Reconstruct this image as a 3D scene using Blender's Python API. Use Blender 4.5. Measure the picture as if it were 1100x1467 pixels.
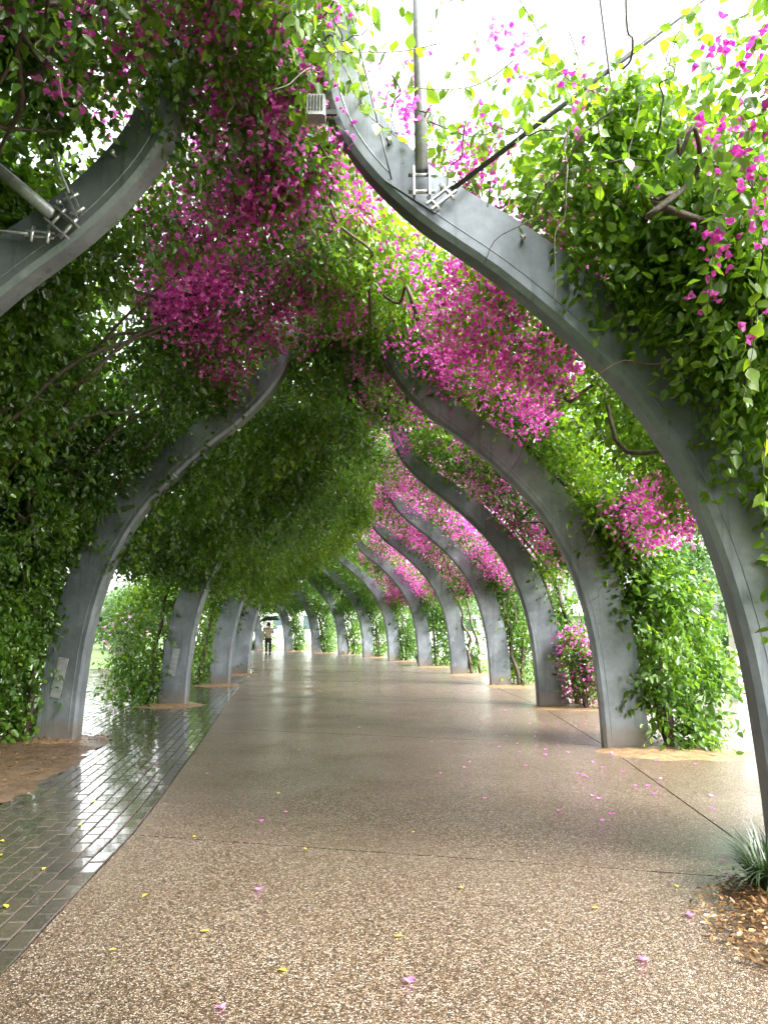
import bpy, bmesh, math, random
import numpy as np
from mathutils import Vector, Matrix

for o in list(bpy.data.objects): bpy.data.objects.remove(o)
S = bpy.context.scene
COL = S.collection
R = math.radians
rng = np.random.default_rng(7)
random.seed(7)

# ------------------------------------------------------------------ camera
cam_d = bpy.data.cameras.new('camera'); cam = bpy.data.objects.new('camera', cam_d); COL.objects.link(cam)
cam_d.sensor_fit = 'VERTICAL'; cam_d.sensor_height = 36; cam_d.lens = 26.01
cam_d.clip_start = 0.05; cam_d.clip_end = 2000
cam.location = (0, 0, 1.4); cam.rotation_euler = (R(90 + 8.93), 0, 0)
S.camera = cam

# ------------------------------------------------------------------ world, sun, exposure
SUN_EL, SUN_AZ = 43, 126      # azimuth from +Y towards +X
w = bpy.data.worlds.new('World'); S.world = w; w.use_nodes = True
nt = w.node_tree; nt.nodes.clear()
sky = nt.nodes.new('ShaderNodeTexSky'); sky.sky_type = 'NISHITA'; sky.sun_disc = False
sky.sun_elevation = R(SUN_EL); sky.sun_rotation = R(SUN_AZ); sky.dust_density = 5; sky.air_density = 1.2; sky.ozone_density = 1
hs = nt.nodes.new('ShaderNodeHueSaturation'); hs.inputs['Saturation'].default_value = 0.12
bg = nt.nodes.new('ShaderNodeBackground'); bg.inputs['Strength'].default_value = 0.15
wo = nt.nodes.new('ShaderNodeOutputWorld')
nt.links.new(sky.outputs[0], hs.inputs['Color']); nt.links.new(hs.outputs[0], bg.inputs['Color']); nt.links.new(bg.outputs[0], wo.inputs[0])
sd = bpy.data.lights.new('sun', 'SUN'); sd.energy = 1.5; sd.angle = R(25); sd.color = (1, .97, .92)
sun = bpy.data.objects.new('sun', sd); COL.objects.link(sun)
d = Vector((math.sin(R(SUN_AZ)) * math.cos(R(SUN_EL)), math.cos(R(SUN_AZ)) * math.cos(R(SUN_EL)), math.sin(R(SUN_EL))))
sun.rotation_euler = d.to_track_quat('Z', 'Y').to_euler(); sun.location = (20, 10, 40)
S.view_settings.view_transform = 'Standard'; S.view_settings.look = 'None'; S.view_settings.gamma = 1
S.view_settings.exposure = 2.8
S.render.engine = 'CYCLES'
cy = S.cycles
cy.max_bounces = 8; cy.diffuse_bounces = 4; cy.glossy_bounces = 2; cy.transmission_bounces = 5; cy.transparent_max_bounces = 4
cy.caustics_reflective = False; cy.caustics_refractive = False; cy.use_denoising = True; cy.denoising_prefilter = 'NONE'
cy.sample_clamp_indirect = 6; cy.use_adaptive_sampling = True; cy.adaptive_threshold = 0.012

# ------------------------------------------------------------------ material helpers
def new_mat(name):
    m = bpy.data.materials.new(name); m.use_nodes = True
    n = m.node_tree; b = n.nodes['Principled BSDF']
    return m, n, b, n.nodes['Material Output']
def N(n, t, **kw):
    x = n.nodes.new(t)
    for k, v in kw.items():
        if k in x.inputs: x.inputs[k].default_value = v
        else: setattr(x, k, v)
    return x
def ramp(n, stops, src=None, interp='LINEAR'):
    r = n.nodes.new('ShaderNodeValToRGB'); cr = r.color_ramp; cr.interpolation = interp
    while len(cr.elements) < len(stops): cr.elements.new(0.5)
    for e, (p, c) in zip(cr.elements, stops):
        e.position = p; e.color = (*c, 1) if len(c) == 3 else c
    if src is not None: n.links.new(src, r.inputs[0])
    return r
def g(v): return (v, v, v)
def objco(n):
    # world-space position: every slab, brick or column takes its own piece of the pattern
    return n.nodes.new('ShaderNodeNewGeometry').outputs['Position']
def noise(n, scale, detail=3, rough=.5, co=None):
    x = N(n, 'ShaderNodeTexNoise', Scale=scale, Detail=detail, Roughness=rough)
    if co is not None: n.links.new(co, x.inputs['Vector'])
    return x
def bump(n, b, h, strength=.3, dist=.01):
    x = N(n, 'ShaderNodeBump', Strength=strength, Distance=dist)
    n.links.new(h, x.inputs['Height']); n.links.new(x.outputs[0], b.inputs['Normal']); return x
def mixc(n, f, a, b, mode='MIX'):
    x = n.nodes.new('ShaderNodeMix'); x.data_type = 'RGBA'; x.blend_type = mode
    for s, v in ((0, f), (6, a), (7, b)):
        if hasattr(v, 'is_output'): n.links.new(v, x.inputs[s])
        else: x.inputs[s].default_value = v if s == 0 else (*v, 1)
    return x.outputs[2]

def plain(name, col, rough=.5, metal=0, var=.25, sc=6, bs=0.1):
    m, n, b, o = new_mat(name); co = objco(n)
    nz = noise(n, sc, 5, .6, co)
    r = ramp(n, [(.3, tuple(c * (1 - var) for c in col)), (.7, tuple(min(1, c * (1 + var)) for c in col))], nz.outputs[0])
    n.links.new(r.outputs[0], b.inputs['Base Color'])
    b.inputs['Roughness'].default_value = rough; b.inputs['Metallic'].default_value = metal
    if bs: bump(n, b, noise(n, sc * 8, 4, .6, co).outputs[0], bs, .004)
    return m

def leaf_mat(name, stops, transl=.46, rough=.22, tcol=1.4):
    """two-sided leaf: diffuse + wet gloss in front, light passing through; colour from the per-leaf tint"""
    m, n, b, o = new_mat(name)
    at = N(n, 'ShaderNodeAttribute'); at.attribute_name = 'tint'
    r = ramp(n, stops, at.outputs['Fac'])
    n.links.new(r.outputs[0], b.inputs['Base Color'])
    b.inputs['Roughness'].default_value = rough
    b.inputs['Specular IOR Level'].default_value = .65
    t = n.nodes.new('ShaderNodeBsdfTranslucent')
    hsv = N(n, 'ShaderNodeHueSaturation'); hsv.inputs['Value'].default_value = tcol * 1.6; hsv.inputs['Hue'].default_value = .485 if 'leaf' in name else .5
    hsv.inputs['Saturation'].default_value = 1.08
    n.links.new(r.outputs[0], hsv.inputs['Color']); n.links.new(hsv.outputs[0], t.inputs[0])
    mx = n.nodes.new('ShaderNodeMixShader'); mx.inputs[0].default_value = transl
    n.links.new(b.outputs[0], mx.inputs[1]); n.links.new(t.outputs[0], mx.inputs[2]); n.links.new(mx.outputs[0], o.inputs[0])
    return m

M = {}
M['leaf_green'] = leaf_mat('leaf_green', [(0, (.024, .060, .012)), (.4, (.060, .135, .020)), (.75, (.115, .215, .026)), (.92, (.20, .30, .03)), (1, (.28, .23, .045))])
M['leaf_light'] = leaf_mat('leaf_light', [(0, (.04, .095, .014)), (.45, (.095, .19, .022)), (.85, (.17, .29, .03)), (1, (.28, .36, .045))], transl=.5)
M['leaf_tree'] = leaf_mat('leaf_tree', [(0, (.035, .08, .025)), (.5, (.065, .14, .035)), (1, (.11, .20, .05))], transl=.35, rough=.4)
M['bract'] = leaf_mat('bract', [(0, (.46, .045, .32)), (.45, (.66, .11, .50)), (.8, (.76, .22, .63)), (1, (.84, .45, .76))], transl=.5, rough=.5, tcol=.8)
M['dry'] = leaf_mat('dry', [(0, (.055, .028, .012)), (.5, (.15, .075, .028)), (.85, (.24, .13, .045)), (1, (.30, .21, .085))], transl=.15, rough=.4, tcol=.7)
M['grass_blade'] = leaf_mat('leaf_blade', [(0, (.010, .022, .010)), (1, (.040, .075, .022))], transl=.25, rough=.4)
M['yellow_leaf'] = leaf_mat('yellow', [(0, (.45, .30, .03)), (1, (.60, .50, .06))], transl=.2, rough=.3, tcol=.7)

def bark():
    m, n, b, o = new_mat('bark'); co = objco(n)
    wv = N(n, 'ShaderNodeTexNoise', Scale=30, Detail=6, Roughness=.7)
    mp = n.nodes.new('ShaderNodeMapping'); mp.inputs['Scale'].default_value = (1, 1, .25); n.links.new(co, mp.inputs[0]); n.links.new(mp.outputs[0], wv.inputs['Vector'])
    r = ramp(n, [(.3, (.028, .018, .012)), (.55, (.075, .052, .035)), (.8, (.14, .11, .08))], wv.outputs[0])
    n.links.new(r.outputs[0], b.inputs['Base Color']); b.inputs['Roughness'].default_value = .55
    bump(n, b, wv.outputs[0], .8, .02); return m
M['bark'] = bark()

def steel():
    m, n, b, o = new_mat('zinc_grey_steel'); co = objco(n)
    n1 = noise(n, 1.5, 7, .6, co); n2 = noise(n, 14, 6, .7, co)
    mp = n.nodes.new('ShaderNodeMapping'); mp.inputs['Scale'].default_value = (16, 16, .9); n.links.new(co, mp.inputs[0])
    st = noise(n, 1.0, 4, .6, mp.outputs[0])
    r = ramp(n, [(.28, (.062, .075, .090)), (.48, (.130, .150, .172)), (.72, (.28, .305, .332))], n1.outputs[0])
    c = mixc(n, .26, r.outputs[0], ramp(n, [(.3, (.13, .145, .16)), (.7, (.30, .32, .34))], n2.outputs[0]).outputs[0])
    c = mixc(n, ramp(n, [(.55, g(0)), (.70, g(.6))], st.outputs[0]).outputs[0], c, (.08, .09, .098))
    c = mixc(n, ramp(n, [(.62, g(0)), (.78, g(.5))], noise(n, 3.1, 5, .65, co).outputs[0]).outputs[0], c, (.42, .44, .455))
    # grime near the foot
    sx = n.nodes.new('ShaderNodeSeparateXYZ'); n.links.new(co, sx.inputs[0])
    ad = N(n, 'ShaderNodeMath', operation='MULTIPLY_ADD'); n.links.new(n2.outputs[0], ad.inputs[0]); ad.inputs[1].default_value = -.35; n.links.new(sx.outputs[2], ad.inputs[2])
    c = mixc(n, ramp(n, [(-.0, g(.6)), (.12, g(0))], ad.outputs[0]).outputs[0], c, (.16, .125, .09))
    n.links.new(c, b.inputs['Base Color'])
    n.links.new(ramp(n, [(.3, g(.30)), (.7, g(.45))], n1.outputs[0]).outputs[0], b.inputs['Roughness'])
    b.inputs['Metallic'].default_value = .45
    bump(n, b, n2.outputs[0], .05, .004); return m
M['steel'] = steel()
M['galv'] = plain('galvanised_tube', (.29, .30, .31), .40, .4, .25, 20, .1)
M['dark_metal'] = plain('dark_metal', (.05, .05, .052), .4, .5, .3, 20)
M['bolt'] = plain('stainless_bolt', (.45, .45, .44), .3, .9, .2, 40, 0)

def aggregate():
    m, n, b, o = new_mat('exposed_aggregate'); co = objco(n)
    mp = n.nodes.new('ShaderNodeMapping'); n.links.new(co, mp.inputs[0])
    wob = noise(n, 60, 2, .5, co)
    v = N(n, 'ShaderNodeTexVoronoi', Scale=118); v.feature = 'F1'; n.links.new(co, v.inputs['Vector'])
    e = N(n, 'ShaderNodeTexVoronoi', Scale=118); e.feature = 'DISTANCE_TO_EDGE'; n.links.new(co, e.inputs['Vector'])
    sp = n.nodes.new('ShaderNodeSeparateColor'); n.links.new(v.outputs['Color'], sp.inputs[0])
    peb = ramp(n, [(0, (.05, .034, .022)), (.22, (.14, .092, .055)), (.42, (.25, .175, .108)), (.60, (.36, .275, .185)), (.80, (.50, .44, .36)), (.92, (.60, .56, .50)), (1, (.70, .68, .63))], sp.outputs[0])
    big = noise(n, .9, 5, .6, co)
    mort = mixc(n, ramp(n, [(.05, g(1)), (.17, g(0))], e.outputs['Distance']).outputs[0], peb.outputs[0], (.055, .040, .027))
    c = mixc(n, ramp(n, [(.38, g(0)), (.62, g(.3))], big.outputs[0]).outputs[0], mort, (.62, .5, .40), 'MULTIPLY')
    gr = noise(n, 26, 6, .75, co)
    c = mixc(n, .8, c, ramp(n, [(.34, g(.35)), (.5, g(.9)), (.66, g(1.0))], gr.outputs[0]).outputs[0], 'MULTIPLY')
    c = mixc(n, 1, c, (.74, .69, .64), 'MULTIPLY')
    n.links.new(c, b.inputs['Base Color'])
    film = noise(n, 1.1, 2, .5, co)
    rr = ramp(n, [(.36, g(.32)), (.52, g(.38)), (.68, g(.48))], film.outputs[0])
    n.links.new(rr.outputs[0], b.inputs['Roughness'])
    b.inputs['Specular IOR Level'].default_value = .5
    b.inputs['Coat Weight'].default_value = .6; b.inputs['Coat IOR'].default_value = 1.36
    n.links.new(ramp(n, [(.38, g(.08)), (.62, g(.20))], film.outputs[0]).outputs[0], b.inputs['Coat Roughness'])
    dome = ramp(n, [(0, g(0)), (.14, g(.7)), (.4, g(1))], e.outputs['Distance'])
    bump(n, b, dome.outputs[0], .55, .004)
    cb = N(n, 'ShaderNodeBump', Strength=.32, Distance=.004); n.links.new(dome.outputs[0], cb.inputs['Height'])
    n.links.new(cb.outputs[0], b.inputs['Coat Normal'])
    return m
M['aggregate'] = aggregate()

def wetbrick():
    m, n, b, o = new_mat('wet_clay_paver'); co = objco(n)
    oi = n.nodes.new('ShaderNodeAttribute'); oi.attribute_name = 'tint'
    r = ramp(n, [(0, (.030, .030, .026)), (.5, (.055, .050, .040)), (1, (.085, .070, .052))], oi.outputs['Fac'])
    n2 = noise(n, 25, 6, .7, co)
    c = mixc(n, .5, r.outputs[0], ramp(n, [(.3, (.022, .021, .018)), (.7, (.095, .082, .062))], n2.outputs[0]).outputs[0])
    moss = noise(n, 1.1, 4, .6, co)
    c = mixc(n, ramp(n, [(.5, g(0)), (.7, g(.5))], moss.outputs[0]).outputs[0], c, (.045, .055, .020))
    n.links.new(c, b.inputs['Base Color'])
    film = noise(n, 2.3, 5, .6, co)
    n.links.new(ramp(n, [(.38, g(.05)), (.66, g(.20))], film.outputs[0]).outputs[0], b.inputs['Roughness'])
    b.inputs['Coat Weight'].default_value = .8; b.inputs['Coat IOR'].default_value = 1.33; b.inputs['Coat Roughness'].default_value = .05
    bump(n, b, n2.outputs[0], .25, .004); 
    cb = N(n, 'ShaderNodeBump', Strength=.1, Distance=.01); n.links.new(noise(n, 7, 3, .5, co).outputs[0], cb.inputs['Height']); n.links.new(cb.outputs[0], b.inputs['Coat Normal'])
    return m
M['brick'] = wetbrick()
M['bed_sand'] = plain('wet_joint_sand', (.035, .03, .022), .25, 0, .4, 20, .3)

def gravel(name, stops, sc):
    m, n, b, o = new_mat(name); co = objco(n)
    v = N(n, 'ShaderNodeTexVoronoi', Scale=sc); n.links.new(co, v.inputs['Vector'])
    sp = n.nodes.new('ShaderNodeSeparateColor'); n.links.new(v.outputs['Color'], sp.inputs[0])
    big = noise(n, 3, 5, .6, co)
    c = mixc(n, .55, ramp(n, stops, sp.outputs[0]).outputs[0], ramp(n, stops, big.outputs[0]).outputs[0])
    lo = noise(n, 9, 7, .75, co)
    c = mixc(n, .85, c, ramp(n, [(.3, g(.25)), (.55, g(.9)), (.7, g(1))], lo.outputs[0]).outputs[0], 'MULTIPLY')
    n.links.new(c, b.inputs['Base Color']); n.links.new(ramp(n, [(.35, g(.32)), (.6, g(.6))], noise(n, 2.5, 4, .6, co).outputs[0]).outputs[0], b.inputs['Roughness'])
    bump(n, b, lo.outputs[0], .7, .03); return m
M['gravel'] = gravel('tan_gravel', [(0, (.10, .055, .025)), (.5, (.25, .155, .075)), (1, (.46, .33, .19))], 90)
M['dirt'] = gravel('wet_brown_dirt', [(0, (.045, .030, .020)), (.5, (.12, .078, .046)), (1, (.22, .15, .085))], 70)

def lawn():
    m, n, b, o = new_mat('lawn_grass'); co = objco(n)
    n1 = noise(n, .35, 5, .6, co); n2 = noise(n, 40, 5, .7, co)
    c = mixc(n, .5, ramp(n, [(.3, (.055, .115, .022)), (.7, (.10, .18, .035))], n1.outputs[0]).outputs[0], ramp(n, [(.25, (.03, .07, .012)), (.75, (.13, .22, .045))], n2.outputs[0]).outputs[0])
    n.links.new(c, b.inputs['Base Color']); b.inputs['Roughness'].default_value = .6
    bump(n, b, n2.outputs[0], .6, .03); return m
M['lawn'] = lawn()
M['white_paint'] = plain('white_paint', (.76, .76, .74), .45, 0, .06, 3, .05)
M['pale_wall'] = plain('pale_render_wall', (.62, .63, .62), .6, 0, .1, 1.5, .1)
M['roof_grey'] = plain('grey_roof_sheet', (.40, .42, .43), .4, .2, .1, 2)
M['glass'] = plain('window_glass', (.05, .07, .08), .08, 0, .2, 2, 0)
M['cabinet'] = plain('cabinet_paint', (.40, .44, .46), .45, 0, .1, 5)
M['black_cloth'] = plain('black_cloth', (.012, .012, .014), .55, 0, .3, 10)
M['cream_cloth'] = plain('cream_cloth', (.50, .44, .34), .8, 0, .15, 8)
M['dark_trousers'] = plain('dark_trousers', (.030, .024, .026), .8, 0, .2, 10)
M['skin'] = plain('skin', (.42, .26, .18), .5, 0, .08, 10, 0)
M['hair'] = plain('hair', (.02, .015, .012), .5, 0, .3, 30)
M['lens'] = plain('lamp_glass', (.62, .64, .66), .15, 0, .05, 5, 0)

# ------------------------------------------------------------------ object helpers
def tag(o, label=None, cat=None, group=None, kind=None):
    if label: o['label'] = label
    if cat: o['category'] = cat
    if group: o['group'] = group
    if kind: o['kind'] = kind
    return o
def link(name, me, mat=None, parent=None):
    o = bpy.data.objects.new(name, me); COL.objects.link(o)
    if mat is not None and me is not None and not me.materials: me.materials.append(M[mat])
    if parent is not None: o.parent = parent
    return o
def empty(name, loc=(0, 0, 0), rz=0):
    o = bpy.data.objects.new(name, None); COL.objects.link(o); o.location = loc; o.rotation_euler = (0, 0, rz); o.empty_display_size = .2
    return o
def pymesh(name, v, f, smooth=False):
    me = bpy.data.meshes.new(name); me.from_pydata([tuple(map(float, p)) for p in v], [], [tuple(map(int, q)) for q in f]); me.update()
    if smooth: me.polygons.foreach_set('use_smooth', [True] * len(me.polygons))
    return me
def bm_mesh(name, bm, smooth=False):
    bmesh.ops.recalc_face_normals(bm, faces=bm.faces)
    me = bpy.data.meshes.new(name); bm.to_mesh(me); bm.free()
    if smooth: me.polygons.foreach_set('use_smooth', [True] * len(me.polygons))
    return me
def bm_box(bm, c, s, mat=None):
    r = bmesh.ops.create_cube(bm, size=1); T = Matrix.Translation(c) @ (mat or Matrix()) @ Matrix.Diagonal((*s, 1))
    bmesh.ops.transform(bm, matrix=T, verts=r['verts']); return r['verts']
def bm_cyl(bm, a, b, r1, r2=None, seg=10):
    a, b = Vector(a), Vector(b); r = bmesh.ops.create_cone(bm, cap_ends=True, segments=seg, radius1=r1, radius2=r1 if r2 is None else r2, depth=(b - a).length)
    bmesh.ops.transform(bm, matrix=Matrix.Translation((a + b) / 2) @ (b - a).to_track_quat('Z', 'Y').to_matrix().to_4x4(), verts=r['verts'])
def tube_data(paths, seg=6):
    """paths: list of (points Nx3, radii N) -> verts, faces of tapered tubes with closed ends"""
    V, F, off = [], [], 0
    for P, rad in paths:
        P = np.asarray(P, float); n = len(P)
        T = np.gradient(P, axis=0); T /= np.linalg.norm(T, axis=1)[:, None] + 1e-9
        ref = np.array([.31, .17, .93]) if abs(T[0, 2]) < .9 else np.array([1., .1, 0])
        for k in range(n):
            a = np.cross(T[k], ref); a /= np.linalg.norm(a) + 1e-9; b = np.cross(T[k], a)
            for s in range(seg):
                an = 2 * math.pi * s / seg
                V.append(P[k] + (a * math.cos(an) + b * math.sin(an)) * rad[k])
        for k in range(n - 1):
            for s in range(seg):
                s2 = (s + 1) % seg
                F.append((off + k * seg + s, off + k * seg + s2, off + (k + 1) * seg + s2, off + (k + 1) * seg + s))
        F.append(tuple(off + s for s in range(seg))[::-1]); F.append(tuple(off + (n - 1) * seg + s for s in range(seg)))
        off += n * seg
    return V, F
def tubes(name, paths, mat, parent=None, seg=6):
    v, f = tube_data(paths, seg); return link(name, pymesh(name, v, f, True), mat, parent)
def spline(P, n):
    """Catmull-Rom through P"""
    P = np.asarray(P, float); Q = np.vstack([2 * P[0] - P[1], P, 2 * P[-1] - P[-2]]); out = []
    for t in np.linspace(0, len(P) - 1 - 1e-9, n):
        i = int(t); f = t - i; a, b, c, e = Q[i:i + 4]
        out.append(.5 * (2 * b + (c - a) * f + (2 * a - 5 * b + 4 * c - e) * f * f + (3 * b - a - 3 * c + e) * f ** 3))
    return np.array(out)
def unit(a): return a / (np.linalg.norm(a, axis=-1, keepdims=True) + 1e-9)
_lat = np.random.default_rng(3).random((32, 32, 32))
def vnoise(p, sc, off=0.):
    p = np.asarray(p) * sc + off; i = np.floor(p).astype(int); f = p - i; f = f * f * (3 - 2 * f); r = 0
    for a in (0, 1):
        for b in (0, 1):
            for c in (0, 1):
                wgt = (f[:, 0] if a else 1 - f[:, 0]) * (f[:, 1] if b else 1 - f[:, 1]) * (f[:, 2] if c else 1 - f[:, 2])
                r = r + wgt * _lat[(i[:, 0] + a) % 32, (i[:, 1] + b) % 32, (i[:, 2] + c) % 32]
    return r
def fbm(p, sc, off=0.): return (vnoise(p, sc, off) + .5 * vnoise(p, sc * 2.1, off + 7) + .25 * vnoise(p, sc * 4.3, off + 3)) / 1.75

# leaf-cloud mesh: every leaf is its own small folded blade
def leaf_mesh(name, pos, axis, nrm, L, W, tint, fine=True):
    n = len(pos); axis = unit(axis); side = unit(np.cross(axis, nrm)); up = np.cross(side, axis)
    L = L[:, None]; W = W[:, None]
    if fine:
        prof = [(0, 0, 0), (.30, .5, .16), (.68, .36, .10), (1, 0, -.10), (.68, -.36, .10), (.30, -.5, .16)]
        quads = [(0, 1, 2, 3), (0, 3, 4, 5)]
    else:
        prof = [(0, 0, 0), (.42, .5, .12), (1, 0, -.08), (.42, -.5, .12)]
        quads = [(0, 1, 2), (0, 2, 3)]
    k = len(prof); V = np.empty((n, k, 3), np.float32)
    for j, (a, s, u) in enumerate(prof): V[:, j] = pos + axis * L * a + side * W * s + up * W * u
    q = len(quads[0]); idx = (np.arange(n)[:, None, None] * k + np.array(quads)[None]).reshape(-1).astype(np.int32)
    me = bpy.data.meshes.new(name); me.vertices.add(n * k); me.vertices.foreach_set('co', V.reshape(-1))
    nl = len(idx); npoly = nl // q
    me.loops.add(nl); me.loops.foreach_set('vertex_index', idx)
    me.polygons.add(npoly); me.polygons.foreach_set('loop_start', np.arange(0, nl, q, dtype=np.int32))
    at = me.attributes.new('tint', 'FLOAT', 'POINT'); at.data.foreach_set('value', np.repeat(tint, k).astype(np.float32))
    me.update(calc_edges=True); return me

def sprays(org, dirv, per, tl, leafL, droop=.4, upn=.5):
    """leaves set alternately along short twigs"""
    n = len(org); P, A, Nn, L, T = [], [], [], [], []
    tw = rng.random(n)
    for k in range(per):
        t = (k + .3 + .5 * rng.random((n, 1))) / per
        p = org + dirv * tl * t + rng.normal(0, .012, (n, 3)); p[:, 2] -= (tl * t[:, 0]) ** 2 * droop
        rp = unit(rng.normal(0, 1, (n, 3))); rp = unit(rp - dirv * (rp * dirv).sum(1)[:, None])
        a = dirv * .55 + rp * .8; a[:, 2] -= droop
        nn = rng.normal(0, .55, (n, 3)); nn[:, 2] += upn; nn += .25 * unit(rng.normal(0, 1, (n, 3)))
        P.append(p); A.append(a); Nn.append(nn)
        L.append(leafL * np.clip(rng.normal(1, .33, n), .4, 1.9)); T.append(np.clip(.55 * tw + .45 * rng.random(n), 0, 1))
    return map(np.concatenate, (P, A, Nn, L, T))

def flower_mesh(name, pos, size, tint, fine=False):
    """each flower: three papery bracts standing round a centre"""
    n = len(pos); ax = unit(rng.normal(0, 1, (n, 3)) + np.array([0, 0, -.35])); e1 = unit(np.cross(ax, rng.normal(0, 1, (n, 3)))); e2 = np.cross(ax, e1)
    P, A, Nn, L, T = [], [], [], [], []
    for k in range(3):
        an = 2 * math.pi * k / 3; rd = e1 * math.cos(an) + e2 * math.sin(an)
        P.append(pos); A.append(rd * .75 + ax * .75 + rng.normal(0, .12, (n, 3))); Nn.append(ax - rd * .6)
        L.append(size * np.clip(rng.normal(1, .15, n), .6, 1.4)); T.append(np.clip(tint + rng.normal(0, .12, n), 0, 1))
    P, A, Nn, L, T = map(np.concatenate, (P, A, Nn, L, T))
    return leaf_mesh(name, P, A, Nn, L, L * .80, T, fine)

# ------------------------------------------------------------------ plan of the arbour
# foot points (inner edge) of the arch columns, station -1 ... ; y runs along the walk, z is up
RB = np.array([(1.55, -.1), (2.25, 4.45), (2.6, 9.06), (2.79, 13.8), (2.62, 18.7), (2.05, 23.1), (1.27, 27.8), (.2, 32.4), (-1.0, 36.6), (-2.4, 39.8), (-4.1, 43.0), (-6.1, 46.2), (-8.4, 49.2), (-11, 52.)])
LB = np.array([(-4.6, .3), (-4.1, 4.9), (-3.87, 9.6), (-3.65, 14.04), (-3.87, 18.95), (-4.15, 23.2), (-4.95, 27.3), (-6.0, 31.2), (-7.3, 34.9), (-8.8, 38.2), (-10.4, 41.3), (-12.3, 44.2), (-14.6, 47), (-17.2, 49.6)])
def foot(side, s):
    B = RB if side > 0 else LB; C = LB if side > 0 else RB
    s = np.asarray(s, float) + 1; i = np.clip(np.floor(s).astype(int), 0, len(B) - 2); f = (s - i)[..., None]
    p = B[i] * (1 - f) + B[i + 1] * f; q = C[i] * (1 - f) + C[i + 1] * f
    return p, unit(q - p)
PROF = spline([(0, -.04), (.03, .6), (.11, 1.35), (.3, 2.1), (.6, 2.72), (.98, 3.2), (1.5, 3.7), (2.05, 4.14), (2.44, 4.58), (2.64, 5.0), (2.70, 5.45), (2.66, 6.0), (2.54, 6.6), (2.36, 7.1)], 57)
_t = np.gradient(PROF, axis=0); _t = unit(_t); PN = np.stack([-_t[:, 1], _t[:, 0]], 1)      # outward normal (-u, +h)
PN[0] = (-1, 0)
arc = np.concatenate([[0], np.cumsum(np.linalg.norm(np.diff(PROF, axis=0), axis=1))]); arc /= arc[-1]
WID = np.interp(arc, [0, .25, .5, .75, 1], [.53, .49, .385, .285, .09])
OUT = PROF + PN * WID[:, None]
CAN = spline([(-.62, 2.35), (-.35, 2.85), (.0, 3.3), (.5, 3.85), (1.1, 4.35), (1.75, 4.8), (2.4, 5.2), (3.0, 5.5), (3.6, 5.65)], 60)
_t = unit(np.gradient(CAN, axis=0)); CN = np.stack([-_t[:, 1], _t[:, 0]], 1)
def can_point(side, s, t, wv):
    """t 0..1 along the canopy section, wv metres outward"""
    k = np.clip(t, 0, 1) * 59; i = np.clip(k.astype(int), 0, 58); f = (k - i)[:, None]
    c = CAN[i] * (1 - f) + CAN[i + 1] * f; nn = CN[i] * (1 - f) + CN[i + 1] * f
    uh = c + nn * wv[:, None]; p, dd = foot(side, s)
    return np.concatenate([p + dd * uh[:, :1], uh[:, 1:]], 1)
def prof_point(side, s, t, wv):
    k = np.clip(t, 0, 1) * 56; i = np.clip(k.astype(int), 0, 55); f = (k - i)[:, None]
    uh = PROF[i] * (1 - f) + PROF[i + 1] * f + (PN[i] * (1 - f) + PN[i + 1] * f) * wv[:, None]; p, dd = foot(side, s)
    return np.concatenate([p + dd * uh[:, :1], uh[:, 1:]], 1)

# ------------------------------------------------------------------ ground
def sheet(name, pts, z, mat, kind='structure'):
    v = [(x, y, z) for x, y in pts]; o = link(name, pymesh(name, v, [range(len(v))]), mat); return tag(o, kind=kind)
sheet('lawn', [(-300, -120), (300, -120), (300, 500), (-300, 500)], -.055, 'lawn')

EY = [-6, 0, 3.26, 3.93, 5.37, 6.3, 7.82, 9.72, 15.43, 20, 25.56, 30, 34, 38, 42, 46, 50, 56]
EX = [-1.5, -1.5, -1.56, -1.62, -1.73, -1.84, -2.05, -2.30, -3.12, -3.7, -4.3, -5.5, -6.9, -8.6, -10.7, -13.2, -16.5, -22]
XL = lambda y: np.interp(y, EY, EX)
ry, rx = RB[:, 1], RB[:, 0]
XM = lambda y: np.interp(y, ry, rx + .05)
XR = lambda y: np.interp(y, [-6, 14.8, 15.6, 18.7, 23.1, 27.8, 32.4, 36.6, 39.8, 43, 46.2, 49.2, 52], [7.2, 7.0, 4.2, 4.0, 3.3, 2.6, 1.8, .7, -.4, -1.8, -3.6, -5.5, -8])
path = empty('aggregate_path'); tag(path, kind='structure')
JY = [-5.5, -.2, 4.95, 10.08, 15.0, 19.9, 24.7, 29.4, 34, 38.4, 42.6, 46.6, 50.5]
JM = [.2, .2, .235, .30, .30, .25, .2, .15, .1, .0, -.1, -.2, -.3]
def on_joint(k, X):
    y = JY[k]
    for _ in range(30): y = .5 * y + .5 * (JY[k] - JM[k] * X(y))
    return y
for k in range(len(JY) - 1):
    for A, B in ((XL, XM), (XM, XR)):
        a0, a1, b0, b1 = on_joint(k, A), on_joint(k + 1, A), on_joint(k, B), on_joint(k + 1, B)
        gp = .0075; ring = []
        for t in np.linspace(0, 1, 9): y = a0 + gp + (a1 - a0 - 2 * gp) * t; ring.append((A(y) + gp, y))
        for t in np.linspace(1, 0, 9): y = b0 + gp + (b1 - b0 - 2 * gp) * t; ring.append((B(y) - gp, y))
        n = len(ring); v = [(x, y, 0) for x, y in ring] + [(x, y, -.05) for x, y in ring]
        f = [range(n)] + [(i, i + n, (i + 1) % n + n, (i + 1) % n) for i in range(n)]
        link('slab', pymesh('slab', v, [list(q)[::-1] if j == -1 else list(q) for j, q in enumerate(f)]), 'aggregate', path)
sheet('path_bedding', [(XL(y) + .0, y) for y in np.linspace(-5.5, 50, 40)] + [(XR(y), y) for y in np.linspace(50, -5.5, 40)], -.022, 'bed_sand')

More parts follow.
